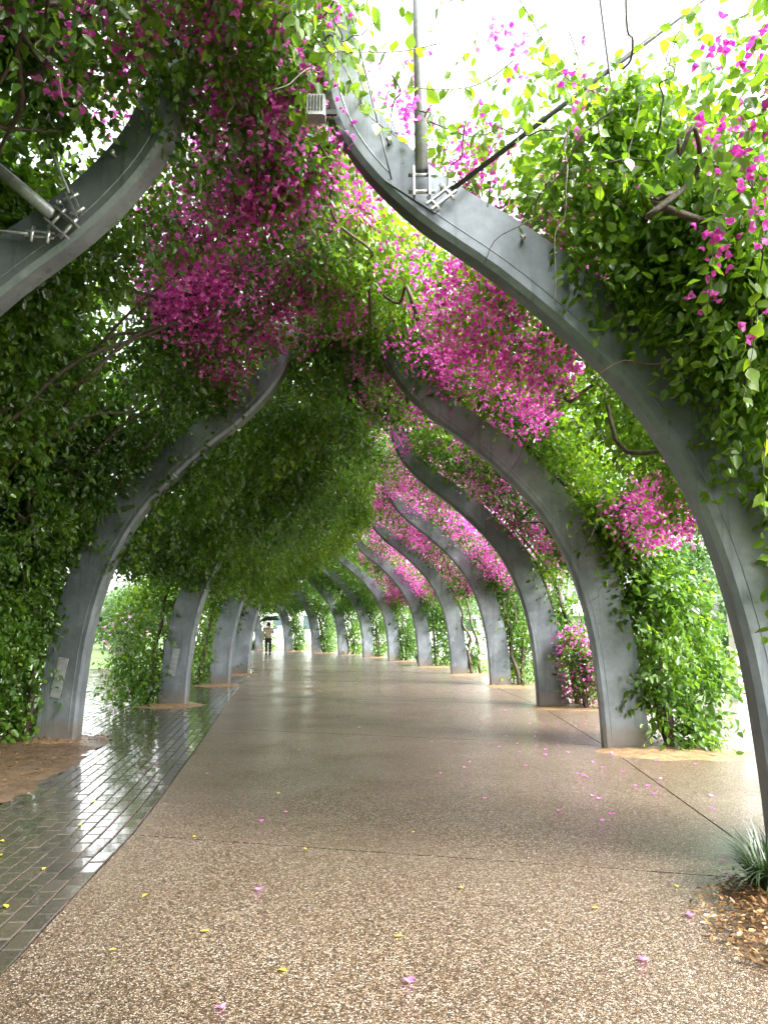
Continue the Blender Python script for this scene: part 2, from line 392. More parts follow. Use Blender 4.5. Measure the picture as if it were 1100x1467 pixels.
# planting bed on the left between the first columns
BED = [(-3.05, 2.0), (-3.08, 4.2), (-3.12, 5.6), (-3.16, 6.8), (-3.24, 8.02), (-3.42, 8.9), (-3.40, 9.6), (-3.7, 10.15), (-4.6, 10.3), (-7.5, 9.6), (-7.5, 2.0)]
def inpoly(x, y, P):
    c = False; n = len(P)
    for i in range(n):
        (x1, y1), (x2, y2) = P[i], P[(i + 1) % n]
        if (y1 > y) != (y2 > y) and x < (x2 - x1) * (y - y1) / (y2 - y1) + x1: c = not c
    return c
def mound(name, poly_r, c, hgt, mat, nr=14, ns=48, wob=.10):
    """low uneven mound; poly_r(angle) gives its edge radius"""
    v, f = [(c[0], c[1], hgt)], []
    for k in range(1, nr + 1):
        for s in range(ns):
            a = 2 * math.pi * s / ns; r = poly_r(a) * k / nr * (1 + (wob * math.sin(3 * a + c[0]) + wob * .5 * math.sin(7 * a + c[1])) * (k / nr))
            x, y = c[0] + r * math.cos(a), c[1] + r * math.sin(a)
            z = hgt * (1 - (k / nr) ** 2) + .006 - .016 * (k / nr) ** 6 + .016 * (vnoise(np.array([[x, y, 0]]), 6)[0] - .5) 
            v.append((x, y, z))
    f += [(0, 1 + s, 1 + (s + 1) % ns) for s in range(ns)]
    for k in range(nr - 1):
        for s in range(ns):
            a, b = 1 + k * ns + s, 1 + k * ns + (s + 1) % ns; f.append((a, a + ns, b + ns, b))
    o = link(name, pymesh(name, v, f, True), mat); return tag(o, kind='structure')
# dirt bed surface, fanned out from its middle to the outline
def bed_r(a, c=(-4.6, 6.4)):
    best = 9.
    for (x1, y1), (x2, y2) in zip(BED, BED[1:] + BED[:1]):
        ex, ey = x2 - x1, y2 - y1; dx, dy = math.cos(a), math.sin(a); den = dx * ey - dy * ex
        if abs(den) < 1e-9: continue
        t = ((x1 - c[0]) * ey - (y1 - c[1]) * ex) / den; q = ((x1 - c[0]) * dy - (y1 - c[1]) * dx) / den
        if t > 0 and -1e-6 <= q <= 1 + 1e-6: best = min(best, t)
    return best + .06 + .05 * math.sin(a * 9) + .03 * math.sin(a * 23 + 1)
mound('dirt_bed', bed_r, (-4.6, 6.4), .03, 'dirt', 30, 200, .004)

# brick paving: each brick its own block, seated a little unevenly
pav = empty('brick_paving'); tag(pav, kind='structure')
sheet('paving_bedding', [(XL(y) - .004, y) for y in np.linspace(2, 27, 40)] + [(-11, 27), (-11, 2)], -.03, 'bed_sand')
bl, bw, bh, gp = .205, .104, .05, .007
def brick_verts(x, y, rz, tilt, dz):
    hx, hy, e = (bw - gp) / 2, (bl - gp) / 2, .006; out = []
    for sx, sy, z in [(-1, -1, -bh), (1, -1, -bh), (1, 1, -bh), (-1, 1, -bh), (-1, -1, -e), (1, -1, -e), (1, 1, -e), (-1, 1, -e)]:
        out.append((sx * hx, sy * hy, z))
    for sx, sy in [(-1, -1), (1, -1), (1, 1), (-1, 1)]: out.append((sx * (hx - e), sy * (hy - e), 0))
    c, s = math.cos(rz), math.sin(rz)
    return [(x + a * c - b * s, y + a * s + b * c, zz + dz + a * tilt[0] + b * tilt[1]) for a, b, zz in out]
BF = [(0, 1, 5, 4), (1, 2, 6, 5), (2, 3, 7, 6), (3, 0, 4, 7), (4, 5, 9, 8), (5, 6, 10, 9), (6, 7, 11, 10), (7, 4, 8, 11), (8, 9, 10, 11)]
bricks = []
for k in range(0, 72):
    y = 2.0 + (bl / 2 if k % 2 else 0)
    while y < 26.5:
        x = XL(y) - (k + .5) * bw - .006; slope = (XL(y + .3) - XL(y - .3)) / .6
        xe = XL(y) - (-2.5 if 0 else 0)
        if x > -10.5 and not inpoly(x, y, BED) and (y > 9.4 or x > -3.6): bricks.append((x, y, -math.atan(slope)))
        y += bl
bricks.sort(key=lambda q: q[0] ** 2 + q[1] ** 2)
def seen(q): return abs(q[0]) < .60 * q[1] and q[1] > 3.0      # inside the picture
vis = [q for q in bricks if seen(q)]; own = set(vis[:300])
V, F, T = [], [], []
for q in bricks:
    t = (random.gauss(0, .012), random.gauss(0, .009)); dz = -.004 + random.gauss(0, .0016); vv = brick_verts(*q, t, dz); tn = random.random()
    if q in own:
        me = pymesh('brick', vv, BF); at = me.attributes.new('tint', 'FLOAT', 'POINT'); at.data.foreach_set('value', [tn] * 12); link('brick', me, 'brick', pav)
    else:
        F += [tuple(i + len(V) for i in f) for f in BF]; V += vv; T += [tn] * 12
me = pymesh('bricks_beyond', V, F); at = me.attributes.new('tint', 'FLOAT', 'POINT'); at.data.foreach_set('value', T)
tag(link('brick_field', me, 'brick', pav), kind='stuff')

# rings of tan gravel round the column feet
for i in range(1, 12):
    p, dd = foot(1, i); r0 = .92 if i < 6 else .7
    mound('gravel_ring', lambda a: r0, (p[0] - dd[0] * .75, p[1] - dd[1] * .75), .028, 'gravel')
for i in range(1, 6):
    p, dd = foot(-1, i); r0 = .62
    mound('gravel_ring', lambda a: r0 * (1 if i > 1 else .8), (p[0] - dd[0] * .3, p[1] - dd[1] * .3), .03, 'gravel')
mound('gravel_ring', lambda a: .98, (2.5, 3.62), .05, 'dirt')

# ------------------------------------------------------------------ arch columns
D = .17
def column_mesh(side):
    """box-section steel with a chamfered inner edge, swept along the S-shaped profile; local x = towards the walk"""
    sec = lambda W: [(W, 0), (min(.04, W * .2), 0), (.0, .022), (0, D), (W, D)]    # (distance from the inner edge, depth)
    V, F = [], []; k = 5; n = len(PROF)
    for p, nn, W in zip(PROF, PN, WID):
        for a, b in sec(W): q = p + nn * a; V.append((q[0], b, q[1]))
    for i in range(n - 1):
        for s in range(k): s2 = (s + 1) % k; F.append((i * k + s, i * k + s2, (i + 1) * k + s2, (i + 1) * k + s))
    F.append(tuple(range(k))); F.append(tuple((n - 1) * k + s for s in range(k))[::-1])
    if side > 0: F = [f[::-1] for f in F]
    bm = bmesh.new(); me = pymesh('x', [(v[0] * (-1 if side > 0 else 1), v[1], v[2]) for v in V], F); bm.from_mesh(me); bpy.data.meshes.remove(me)
    me = bm_mesh('shaft', bm)
    # soft along the sweep, crisp at the section corners
    me.polygons.foreach_set('use_smooth', [True] * len(me.polygons)); me.set_sharp_from_angle(angle=R(22)); return me
col_me = {1: column_mesh(1), -1: column_mesh(-1)}
def seam_mesh(side):
    V, F = [], []; sg = -1 if side > 0 else 1
    for p, nn, W in zip(PROF[1:50], PN[1:50], WID[1:50]):
        for a, b in ((.095, .001), (.0975, -.004), (.1025, -.004), (.105, .001)): q = p + nn * a; V.append((q[0] * sg, b, q[1]))
    for i in range(48):
        for s_ in range(3): F.append((i * 4 + s_, i * 4 + s_ + 1, i * 4 + s_ + 5, i * 4 + s_ + 4))
    bm = bmesh.new(); me = pymesh('x', V, F); bm.from_mesh(me); bpy.data.meshes.remove(me); return bm_mesh('weld_seam', bm, True)
seam_me = {1: seam_mesh(1), -1: seam_mesh(-1)}
def stud_mesh():
    bm = bmesh.new(); bm_cyl(bm, (0, -.045, 0), (0, .01, 0), .011, None, 8); bm_cyl(bm, (0, -.06, 0), (0, -.04, 0), .021, .015, 8); return bm_mesh('stud', bm, True)
stud_me = stud_mesh()
def plate_mesh(w_, h_):
    bm = bmesh.new(); bm_box(bm, (0, -.006, 0), (w_, .012, h_)); bmesh.ops.bevel(bm, geom=bm.edges[:], offset=.003, segments=1)
    for sx in (-1, 1):
        for sz in (-1, 1): bm_cyl(bm, (sx * (w_ / 2 - .02), -.016, sz * (h_ / 2 - .025)), (sx * (w_ / 2 - .02), -.010, sz * (h_ / 2 - .025)), .007, None, 8)
    return bm_mesh('access_plate', bm)
ORD = ['first', 'second', 'third', 'fourth', 'fifth', 'sixth', 'seventh', 'eighth', 'ninth', 'tenth', 'eleventh', 'twelfth', 'thirteenth']
def make_column(side, i):
    p, dd = foot(side, i); c = empty('arch_column', (p[0], p[1], 0), math.atan2(dd[1] * side * -1, dd[0] * side * -1))
    # local x of the mesh: -side is towards the walk
    link('shaft', col_me[side], 'steel', c)
    if i <= 4: link('weld_seam', seam_me[side], 'steel', c)
    if i <= 4:
        for t in (.40, .47, .54, .61, .68):
            k = int(t * 56); q = PROF[k] + PN[k] * WID[k] * .72
            s = link('stud', stud_me, 'bolt', c); s.location = (q[0] * -side, -.001, q[1])
    row = 'pink-flowered row' if side > 0 else 'green shady row'
    if side > 0 and i == 0: lab = 'curved steel arch column rising behind the strappy grass clump and orange leaf litter'
    elif side < 0 and i == 0: lab = 'curved steel arch column gripped by the strut clamp, first of the green shady row'
    else: lab = '%s curved steel arch column of the %s' % (ORD[i], row) + (' with an oblong access plate low on it' if side < 0 and i in (1, 2) else '')
    tag(c, lab, 'column', 'steel arch columns along the walk'); return c
cols = {}
for i in range(0, 12): cols[(1, i)] = make_column(1, i)
for i in range(0, 10): cols[(-1, i)] = make_column(-1, i)
for i in (1, 2):
    a = link('access_plate', plate_mesh(.13, .50), 'galv', cols[(-1, i)]); a.location = (-.25, -.002, .78); a.rotation_euler = (0, R(10), 0)
a = link('access_plate', plate_mesh(.42, .20), 'steel', cols[(1, 0)])
k = 31; q = PROF[k] + PN[k] * WID[k] * .5; a.location = (-q[0], -.002, q[1]); a.rotation_euler = (0, math.atan2(-_t[0, 0] * 0 + .75, 1), 0)

# ------------------------------------------------------------------ struts, rods and cables
def bar(name, a, b, r, mat, label, cat, group=None, fork=True, seg=12):
    a, b = Vector(a), Vector(b); e = empty(name, a); L = (b - a)
    V, F = tube_data([([(0, 0, 0) if 0 else tuple(L * (.0 if not fork else .16 / L.length)), tuple(L * .5), tuple(L)], [r] * 3)], seg)
    link('tube', pymesh('tube', V, F, True), mat, e)
    if fork:
        q = L.to_track_quat('Z', 'Y').to_matrix().to_4x4()
        for s in (-1, 1):
            bm = bmesh.new(); bm_box(bm, (0, s * (r + .008), .075), (r * 1.5, .014, .21)); bmesh.ops.transform(bm, matrix=q, verts=bm.verts); link('clamp_plate', bm_mesh('clamp_plate', bm), 'galv', e)
        for z in (.01, .13):
            bm = bmesh.new(); bm_cyl(bm, (0, -r - .045, z), (0, r + .045, z), .014, None, 8); bmesh.ops.transform(bm, matrix=q, verts=bm.verts); link('bolt', bm_mesh('bolt', bm, True), 'bolt', e)
    return tag(e, label, cat, group)
bar('strut_pole', (.25, 4.50, 4.24), (.23, 4.50, 7.2), .043, 'galv', 'upright grey tube strut bolted to the arch column beside the grass clump', 'strut')
bar('tie_rod', (.32, 4.50, 4.16), (3.1, 4.36, 6.35), .017, 'dark_metal', 'thin dark slanting tie rod beside the upright strut', 'rod')
bar('strut_pole', (-2.15, 4.70, 4.10), (-3.7, 4.88, 5.45), .045, 'galv', 'slanting grey tube strut clamped to the first green-side arch column', 'strut')
bar('tie_rod', (-2.10, 4.70, 4.22), (-2.75, 4.75, 5.6), .011, 'galv', 'thin steel rod rising from the clamp beside the slanting strut', 'rod')
bar('tie_rod', (-2.28, 4.70, 4.05), (-3.0, 4.78, 4.16), .010, 'galv', 'short thin rod lying almost level below the slanting strut', 'rod')
def cable(a, b, r, label, sag=.0):
    a, b = np.array(a, float), np.array(b, float); P = [a + (b - a) * t - np.array([0, 0, sag * 4 * t * (1 - t)]) for t in np.linspace(0, 1, 9)]
    tag(tubes('cable', [(P, [r] * 9)], 'dark_metal', None, 6), label, 'cable')
cable((1.60, 4.42, 3.6), (1.42, 4.42, 6.3), .009, 'dark upright cable passing through the blossom over the first pink-side arch column')
cable((.68, 4.50, 4.14), (1.0, 4.50, 6.4), .0035, 'hair-thin wire rising to the open sky beside the dark tie rod')
cable((.05, 4.52, 4.35), (-.38, 4.52, 6.3), .006, 'thin dark wire leaning over the tip of the first pink-side arch column')

# flood light on the tip of the first right column
fl = empty('floodlight', (-.46, 4.56, 4.90)); fl.scale = (.72, .72, .72); tag(fl, 'small grey floodlight box with slotted face fixed near the arch column tip', 'floodlight')
bm = bmesh.new(); bm_box(bm, (0, 0, 0), (.17, .14, .21)); bmesh.ops.bevel(bm, geom=bm.edges[:], offset=.012, segments=2); link('housing', bm_mesh('housing', bm), 'galv', fl)
for k in range(5):
    bm = bmesh.new(); bm_box(bm, (-.058 + k * .029, -.074, .01), (.012, .012, .15)); link('grille_slat', bm_mesh('grille_slat', bm), 'dark_metal', fl)
bm = bmesh.new(); bm_box(bm, (.13, .05, .0), (.12, .03, .05)); link('bracket', bm_mesh('bracket', bm), 'dark_metal', fl)

# ------------------------------------------------------------------ vines
def branch(P0, P1, wob, r0, r1, n=9):
    P0, P1 = np.asarray(P0, float), np.asarray(P1, float); c = [P0 + (P1 - P0) * t + rng.normal(0, wob, 3) * math.sin(math.pi * t) ** .5 for t in np.linspace(0, 1, n)]
    return (spline(c, n * 3), np.linspace(r0, r1, n * 3))

def make_vine(side, i, cfg):
    near = i <= 1; fine = i <= 1
    LL = cfg['L']; per = 7; tl = .30 if i < 3 else .42
    p, dd = foot(side, i); root = empty('bougainvillea_vine', (p[0] - dd[0] * .8, p[1] - dd[1] * .8, 0))
    orgs, dirs, tlow = [], [], []
    def put(o, down, spread=1., inward=0.):
        dv = rng.normal(0, spread, (len(o), 3)); dv[:, 2] -= down
        orgs.append(o); dirs.append(unit(dv))
    inv = np.array([dd[0], dd[1], 0])
    # canopy sheet of this bay
    n = cfg['n'] // per; s0, s1 = cfg.get('span', (0, 1))
    m = int(n * 2.4); s = i + s0 + (s1 - s0) * rng.random(m); t = rng.random(m) ** .95
    thick = cfg.get('up', .45); dn = cfg.get('sag', .30)
    wv = np.where(rng.random(m) < dn / (dn + thick), -dn * rng.random(m), thick * rng.random(m) ** 1.3)
    o = can_point(side, s, t, wv)
    nz = fbm(o, .9, 5 * side + 50) ; keep = nz > np.quantile(nz, .38)
    lowcut = cfg.get('low', 2.45) + .5 * (fbm(o, 1.3, 11) - .5) * 2
    keep &= o[:, 2] > lowcut
    if 'gap' in cfg: keep &= cfg['gap'](o)
    put(o[keep][:n], cfg.get('down', .7))
    # the outer, older growth that closes the roof
    extra = []
    if cfg.get('back'):
        bm_ = cfg['back'] // per; mm = bm_ * 2; s = i + s0 + (s1 - s0) * rng.random(mm); t = rng.random(mm) * cfg.get('bt', 1); o2 = can_point(side, s, t, .25 + .4 * rng.random(mm))
        nz = fbm(o2, .8, 71); kk = (nz > np.quantile(nz, .2)) & (o2[:, 2] > cfg.get('low', 2.45) + .3)
        if 'gap' in cfg: kk &= cfg['gap'](o2)
        o2 = o2[kk][:bm_]; dv = rng.normal(0, 1, (len(o2), 3)); dv[:, 2] -= .5; extra.append((o2, unit(dv), cfg.get('bL', .12)))
    if cfg.get('extra_span'):  # coarse leaves added overhead out of view, only to shade the near end
        ea, eb = cfg['extra_span']; mm = 1300; o2 = can_point(side, i + ea + (eb - ea) * rng.random(mm), rng.random(mm), .5 * rng.random(mm)); o2 = o2[(o2[:, 2] > 3.9) & (o2[:, 1] < 1.3)]; extra.append((o2, unit(rng.normal(0, 1, (len(o2), 3))), .14))
    # green wall standing on the outer side of the columns
    for (sa, sb, ua, ub, ha, hb, nw) in cfg.get('wall', ()):
        nw //= per; mm = nw * 2; s = i + sa + (sb - sa) * rng.random(mm); hh = ha + (hb - ha) * rng.random(mm); pp, d2 = foot(side, s); oe = np.interp(hh, OUT[:, 1], OUT[:, 0])
        o2 = np.concatenate([pp + d2 * (oe + ua + (ub - ua) * rng.random(mm))[:, None], hh[:, None]], 1); nz = fbm(o2, 1.4, 55); put(o2[nz > np.quantile(nz, .4)][:nw], .8)
    # hanging curtain inside the section
    if cfg.get('hang'):
        hm = cfg['hang'] // per; mm = hm * 3; s = i + rng.random(mm); t = .10 + .82 * rng.random(mm)
        depth = cfg['hdepth'] * (.35 + .9 * fbm(np.stack([s * 4, t * 6, t * 0], 1), .8, 20)); o = can_point(side, s, t, -.2 - depth * rng.random(mm) ** .8)
        nz = fbm(o, 1.4, 9); o = o[(nz > np.quantile(nz, .5)) & (o[:, 2] > 2.15 + .5 * vnoise(o, 1.7))][:hm]
        dv = rng.normal(0, .7, (len(o), 3)); dv[:, 2] -= 1.4; extra.append((o, unit(dv), .078 if i < 3 else .09))
    # leafy pillar climbing the outer side of the column
    if cfg.get('pillar'):
        pm = cfg['pillar'] // per; mm = pm * 3; hh = .12 + 2.9 * rng.random(mm); a = 2 * math.pi * rng.random(mm); rr = rng.random(mm) ** .45
        oe = np.interp(hh, OUT[:, 1], OUT[:, 0]); rad = cfg.get('prad', .42) * (.75 + .6 * vnoise(np.stack([hh, a * 0, a * 0 + i], 1), 1.6, i * 3.3))
        u = oe - rad * .95 + rad * rr * np.cos(a); al = rad * 1.15 * rr * np.sin(a) + .16
        ee = np.array([-dd[1], dd[0]]) * (1 if -dd[1] * 0 + dd[0] * 0 + ((np.array([-dd[1], dd[0]])) @ np.array([0, 1])) > 0 else -1)
        o = np.concatenate([p + dd * u[:, None] + ee * al[:, None], hh[:, None]], 1)
        nz = fbm(o, 2.2, 31); o = o[nz > np.quantile(nz, .3)][:pm]; dv = rng.normal(0, .9, (len(o), 3)); dv[:, 2] -= .7; extra.append((o, unit(dv), cfg.get('pL', .082 if i < 4 else .10)))
    # sprigs lapping over the face of the column
    if cfg.get('face'):
        fm = cfg['face'] // per; mm = fm * 4; t = cfg.get('ft', (.25, .66)); t = t[0] + (t[1] - t[0]) * rng.random(mm)
        dlo, dhi = cfg.get('fd', (.35, 1.0)); wv = dlo + (dhi - dlo) * rng.random(mm) ** .6; fy = cfg.get('fy', (.08, .5))
        o = prof_point(side, np.full(mm, float(i)), t, wv); o[:, 1] -= fy[0] + (fy[1] - fy[0]) * rng.random(mm)
        nz = fbm(o, 2.0, 77); o = o[nz > np.quantile(nz, .6 if i else .45)][:fm]; put(o, .9)
    if cfg.get('low_face'):
        fm = cfg['low_face'] // per; mm = fm * 3; o = prof_point(side, np.full(mm, float(i)), .12 + .2 * rng.random(mm), .26 + .4 * rng.random(mm) ** .8); o[:, 1] -= .05 + .35 * rng.random(mm); nz = fbm(o, 2.4, 19); o = o[nz > np.quantile(nz, .6)][:fm]; put(o, .9)
    O = np.concatenate(orgs); Dv = np.concatenate(dirs)
    if cfg.get('clear'):        # growth trimmed away round the strut
        kk = ~((O[:, 0] > -3.9) & (O[:, 0] < -1.9) & (O[:, 1] > 3.9) & (O[:, 1] < 4.95) & (O[:, 2] > 3.7 - .2 * (O[:, 0] + 2)) & (O[:, 2] < 4.75 - .55 * (O[:, 0] + 2))); O, Dv = O[kk], Dv[kk]
    P, A, Nn, L, T = sprays(O, Dv, per, tl, LL, .45, .45)
    for (o2, d2, L2) in extra:
        r_ = list(sprays(o2, d2, per, .4, L2, .4, .6)); P, A, Nn, L, T = [np.concatenate([x, y]) for x, y in zip((P, A, Nn, L, T), r_)]
    tw = .50 * fbm(P, .8, 2) + .5 * T; T = np.clip((tw - .22) * 1.5 + cfg.get('tint', 0), 0, 1)
    f = link('foliage', leaf_mesh('foliage', P, A, Nn, L, L * rng.uniform(.52, .68, len(L)), T, fine), cfg.get('mat', 'leaf_green'), None); tag(f, kind='stuff')
    parts = [f]
    # blossom
    if cfg.get('fl'):
        nf = cfg['fl']; mm = nf // 9 * 6; s = i + rng.random(mm) * (s1 - s0) + s0; tr = cfg.get('ftr', (0, 1)); t = tr[0] + (tr[1] - tr[0]) * rng.random(mm)
        wv = -cfg.get('fin', .45) + (cfg.get('fin', .45) + .35) * rng.random(mm); o = can_point(side, s, t, wv)
        nz = .55 * fbm(o, 1.0, 40 + 3 * side) + .45 * vnoise(o, 3.2, 17); o = o[(nz > np.quantile(nz, .66)) & (o[:, 2] > 2.35 + .3 * vnoise(o, 2.))]
        if 'gap' in cfg: o = o[cfg['gap'](o) | (rng.random(len(o)) < (.6 if i >= 0 else .05))]
        o = o[:nf // 9]; fp = np.repeat(o, 9, 0) + rng.normal(0, .075 if i >= 0 else .05, (len(o) * 9, 3)) * np.array([1, 1, 1.5])
        tint = np.repeat(rng.random(len(o)), 9) * .65 + .35 * rng.random(len(fp))
        b = link('blossoms', flower_mesh('blossoms', fp, cfg.get('fs', .036), tint, i <= 1), 'bract'); parts.append(tag(b, kind='stuff'))
    if cfg.get('rim'):
        mm = cfg['rim']; o = can_point(side, i + .45 + .5 * rng.random(mm // 9), .16 * rng.random(mm // 9), -.3 + .5 * rng.random(mm // 9)); fp = np.repeat(o, 9, 0) + rng.normal(0, .07, (len(o) * 9, 3))
        parts.append(tag(link('blossoms', flower_mesh('blossoms', fp, .038, rng.random(len(fp))), 'bract'), kind='stuff'))
    # woody stems: from the foot up the outer side, then limbs through the canopy
    paths = []
    for k in range(cfg.get('stems', 2)):
        off = rng.normal(0, .08, 2); hs_ = np.linspace(0, 2.6, 8); u = np.interp(hs_, OUT[:, 1], OUT[:, 0]) - .10 - .14 * k + rng.normal(0, .03, 8)
        c = np.concatenate([p + dd * u[:, None] + np.array([off[0], .12 + off[1]]) + rng.normal(0, .03, (8, 2)), hs_[:, None]], 1)
        end = can_point(side, np.array([i + .1 + .3 * rng.random()]), np.array([.3 + .3 * rng.random()]), np.array([.05]))[0]
        c = np.vstack([c, (c[-1] + end) / 2 + rng.normal(0, .08, 3), end]); paths.append((spline(c, 30), np.linspace(.055, .022, 30)))
    for k in range(cfg.get('limbs', 4)):
        s_ = i + s0 + (s1 - s0) * rng.random(2); t_ = np.sort(rng.random(2)); a_ = can_point(side, s_, t_ * .9 + .05, np.array([-.26, -.14]) + rng.normal(0, .08, 2))
        paths.append(branch(a_[0], a_[1], .10, .024 if i < 2 else .018, .008))
    for k in range(cfg.get('twigs', 8)):
        a_ = can_point(side, np.array([i + s0 + (s1 - s0) * rng.random()]), np.array([rng.random()]), np.array([-.1]))[0]; b_ = a_ + rng.normal(0, .5, 3) - np.array([0, 0, .25])
        paths.append(branch(a_, b_, .03, .006, .002))
    if paths:
        st = tubes('stems', paths, 'bark', None, 6); st['kind'] = 'stuff'; parts.append(st)
    bpy.context.view_layer.update()
    for q in parts: q.parent = root; q.matrix_parent_inverse = Matrix.Translation(root.location).inverted()
    row = 'pink-flowered row' if side > 0 else 'green shady row'
    tag(root, cfg.get('label') or 'leafy bougainvillea vine climbing the %s arch column of the %s' % (ORD[i], row), 'vine', 'bougainvillea vines over the walk')
    return root

def sky_gap(o):      # the open patch over the pink side, nearest bay
    return (((fbm(o, 3.2, 4) > .50) & (rng.random(len(o)) < .55)) | (o[:, 0] > 1.6) | (o[:, 0] < -.25)) & ~((np.abs(o[:, 0] - .2) < .3) & (o[:, 1] < 4.5))
def thin_top(o):     # light passes where the next bay rises over the first column
    return (o[:, 2] < 4.55) | ((o[:, 2] < 5.1) & (rng.random(len(o)) < .55)) | (o[:, 1] > 7.0) | ((o[:, 0] < -.2) & (rng.random(len(o)) < .5)) | ((fbm(o, 3., 8) > .55) & (rng.random(len(o)) < .2))
VR = {
 -1: dict(n=6500, L=.070, span=(.62, 1.0), up=.7, sag=.25, gap=sky_gap, fl=2000, fs=.034, mat='leaf_light', low=3.4, stems=0, limbs=1, twigs=36, label='sparse bright bougainvillea arching above the dark slanting tie rod'),
 0: dict(mat='leaf_light', n=38000, L=.062, up=.55, sag=.28, rim=1500, low_face=1500, gap=thin_top, fl=10500, ftr=(.38, .98), pillar=3000, prad=.5, face=15000, ft=(.22, .475), fd=(.22, 1.15), fy=(.06, .7), limbs=3, twigs=40, tint=.05, back=5000),
 1: dict(n=40000, L=.064, fl=8500, ftr=(.0, .9), pillar=9500, face=700, ft=(.36, .5), limbs=6, twigs=26, prad=.46, back=8000),
 2: dict(n=22000, L=.070, fl=10000, ftr=(0, .8), pillar=1600, face=400, prad=.25, fs=.04, back=1500),
 3: dict(n=19000, L=.076, fl=12000, ftr=(0, .8), pillar=6000, fs=.042, back=1500),
 4: dict(n=15000, L=.082, fl=9500, ftr=(0, .9), pillar=600, prad=.22, fs=.045, back=1500),
 5: dict(n=16000, L=.09, fl=7000, ftr=(0, .6), pillar=4000, fs=.045, back=3000),
 6: dict(n=15000, L=.095, fl=400, pillar=4000, sag=.5, back=9000),
 7: dict(n=14000, L=.10, pillar=3400, sag=.6, fl=200, back=9000),
 8: dict(n=12000, L=.10, pillar=3400, sag=.6, back=9000), 9: dict(n=12000, L=.10, pillar=3400, sag=.6, back=9000), 10: dict(n=10000, L=.11, pillar=3400, sag=.5, back=8000), 11: dict(n=8000, L=.11, pillar=1600, back=5000)}
def thin_crown(o): return (o[:, 0] < -1.9) | (rng.random(len(o)) < .42)     # the ridge is thin, light falls through the blossom
def strut_gap(o): return ~((o[:, 0] > -3.7) & (o[:, 0] < -1.9) & (o[:, 1] > 4.2) & (o[:, 2] < 5.15))
VL = {
 -1: dict(gap=strut_gap, clear=1, n=32000, L=.064, span=(.45, 1.0), up=.5, sag=.35, fl=2200, ftr=(.66, 1), stems=0, limbs=12, twigs=24, low=1.8, back=12000, bt=.72, wall=((.45, 1, -.9, 0, 1.2, 3.2, 9000),), label='dense dark bougainvillea overhead behind the slanting strut'),
 0: dict(clear=1, gap=thin_crown, bt=.60, n=60000, L=.062, up=.4, sag=.42, fl=15000, ftr=(.60, 1), fs=.038, pillar=3000, face=3000, ft=(.30, .66), fd=(.30, .9), fy=(.05, .3), limbs=16, twigs=30, low=1.5, back=24000, wall=((.1, 1., -1.3, -.05, .7, 3.2, 26000),)),
 1: dict(n=48000, L=.060, sag=.35, fl=500, ftr=(.6, 1), hang=24000, hdepth=1.05, pillar=9000, prad=.60, face=2000, ft=(.28, .62), fd=(.33, .8), limbs=6, twigs=16, tint=.04, back=9000, wall=((-.28, .06, -1.5, -.05, .08, 2.8, 12000),)),
 2: dict(n=26000, L=.070, fl=120, hang=20000, hdepth=1.2, pillar=7000, prad=.50, tint=.10, back=9000),
 3: dict(n=22000, L=.076, hang=16000, hdepth=1.2, pillar=4500, prad=.45, mat='leaf_light', back=8000),
 4: dict(n=18000, L=.085, hang=14000, hdepth=1.2, pillar=3000, back=8000),
 5: dict(n=14000, L=.095, hang=6000, hdepth=.9, pillar=2500, back=9000), 6: dict(n=12000, L=.10, sag=.6, pillar=1500, back=9000), 7: dict(n=12000, L=.10, sag=.6, back=9000), 8: dict(n=10000, L=.11, sag=.6, back=8000), 9: dict(n=10000, L=.11, sag=.5, back=8000), 10: dict(n=8000, L=.11, sag=.5, back=6000), 11: dict(n=7000, L=.12, back=5000)}
for k in (-2, -3):  # coarse unseen bays, added to block light from behind onto the near columns
    VR[k] = dict(n=3500, L=.12, back=9000, bL=.16, stems=0, limbs=2, twigs=0, low=2.2, wall=((0, 1, -.9, 0, .2, 2.6, 8000),), label='unseen bougainvillea roof added for shade behind the camera, %s bay back over the pink side' % ('first' if k == -2 else 'second'))
    VL[k] = dict(n=5000, L=.12, back=9000, bL=.16, stems=0, limbs=2, twigs=0, low=1.8, wall=((0, 1, -.9, 0, .2, 2.6, 8000),), label='unseen bougainvillea roof added for shade behind the camera, %s bay back over the shady side' % ('first' if k == -2 else 'second'))
VR[-1]['extra_span'] = (-.0, .3)
VL[-1]['extra_span'] = (-.0, .3)
vines = {}
for i, c in VR.items(): vines[(1, i)] = make_vine(1, i, c)
for i, c in VL.items(): vines[(-1, i)] = make_vine(-1, i, c)

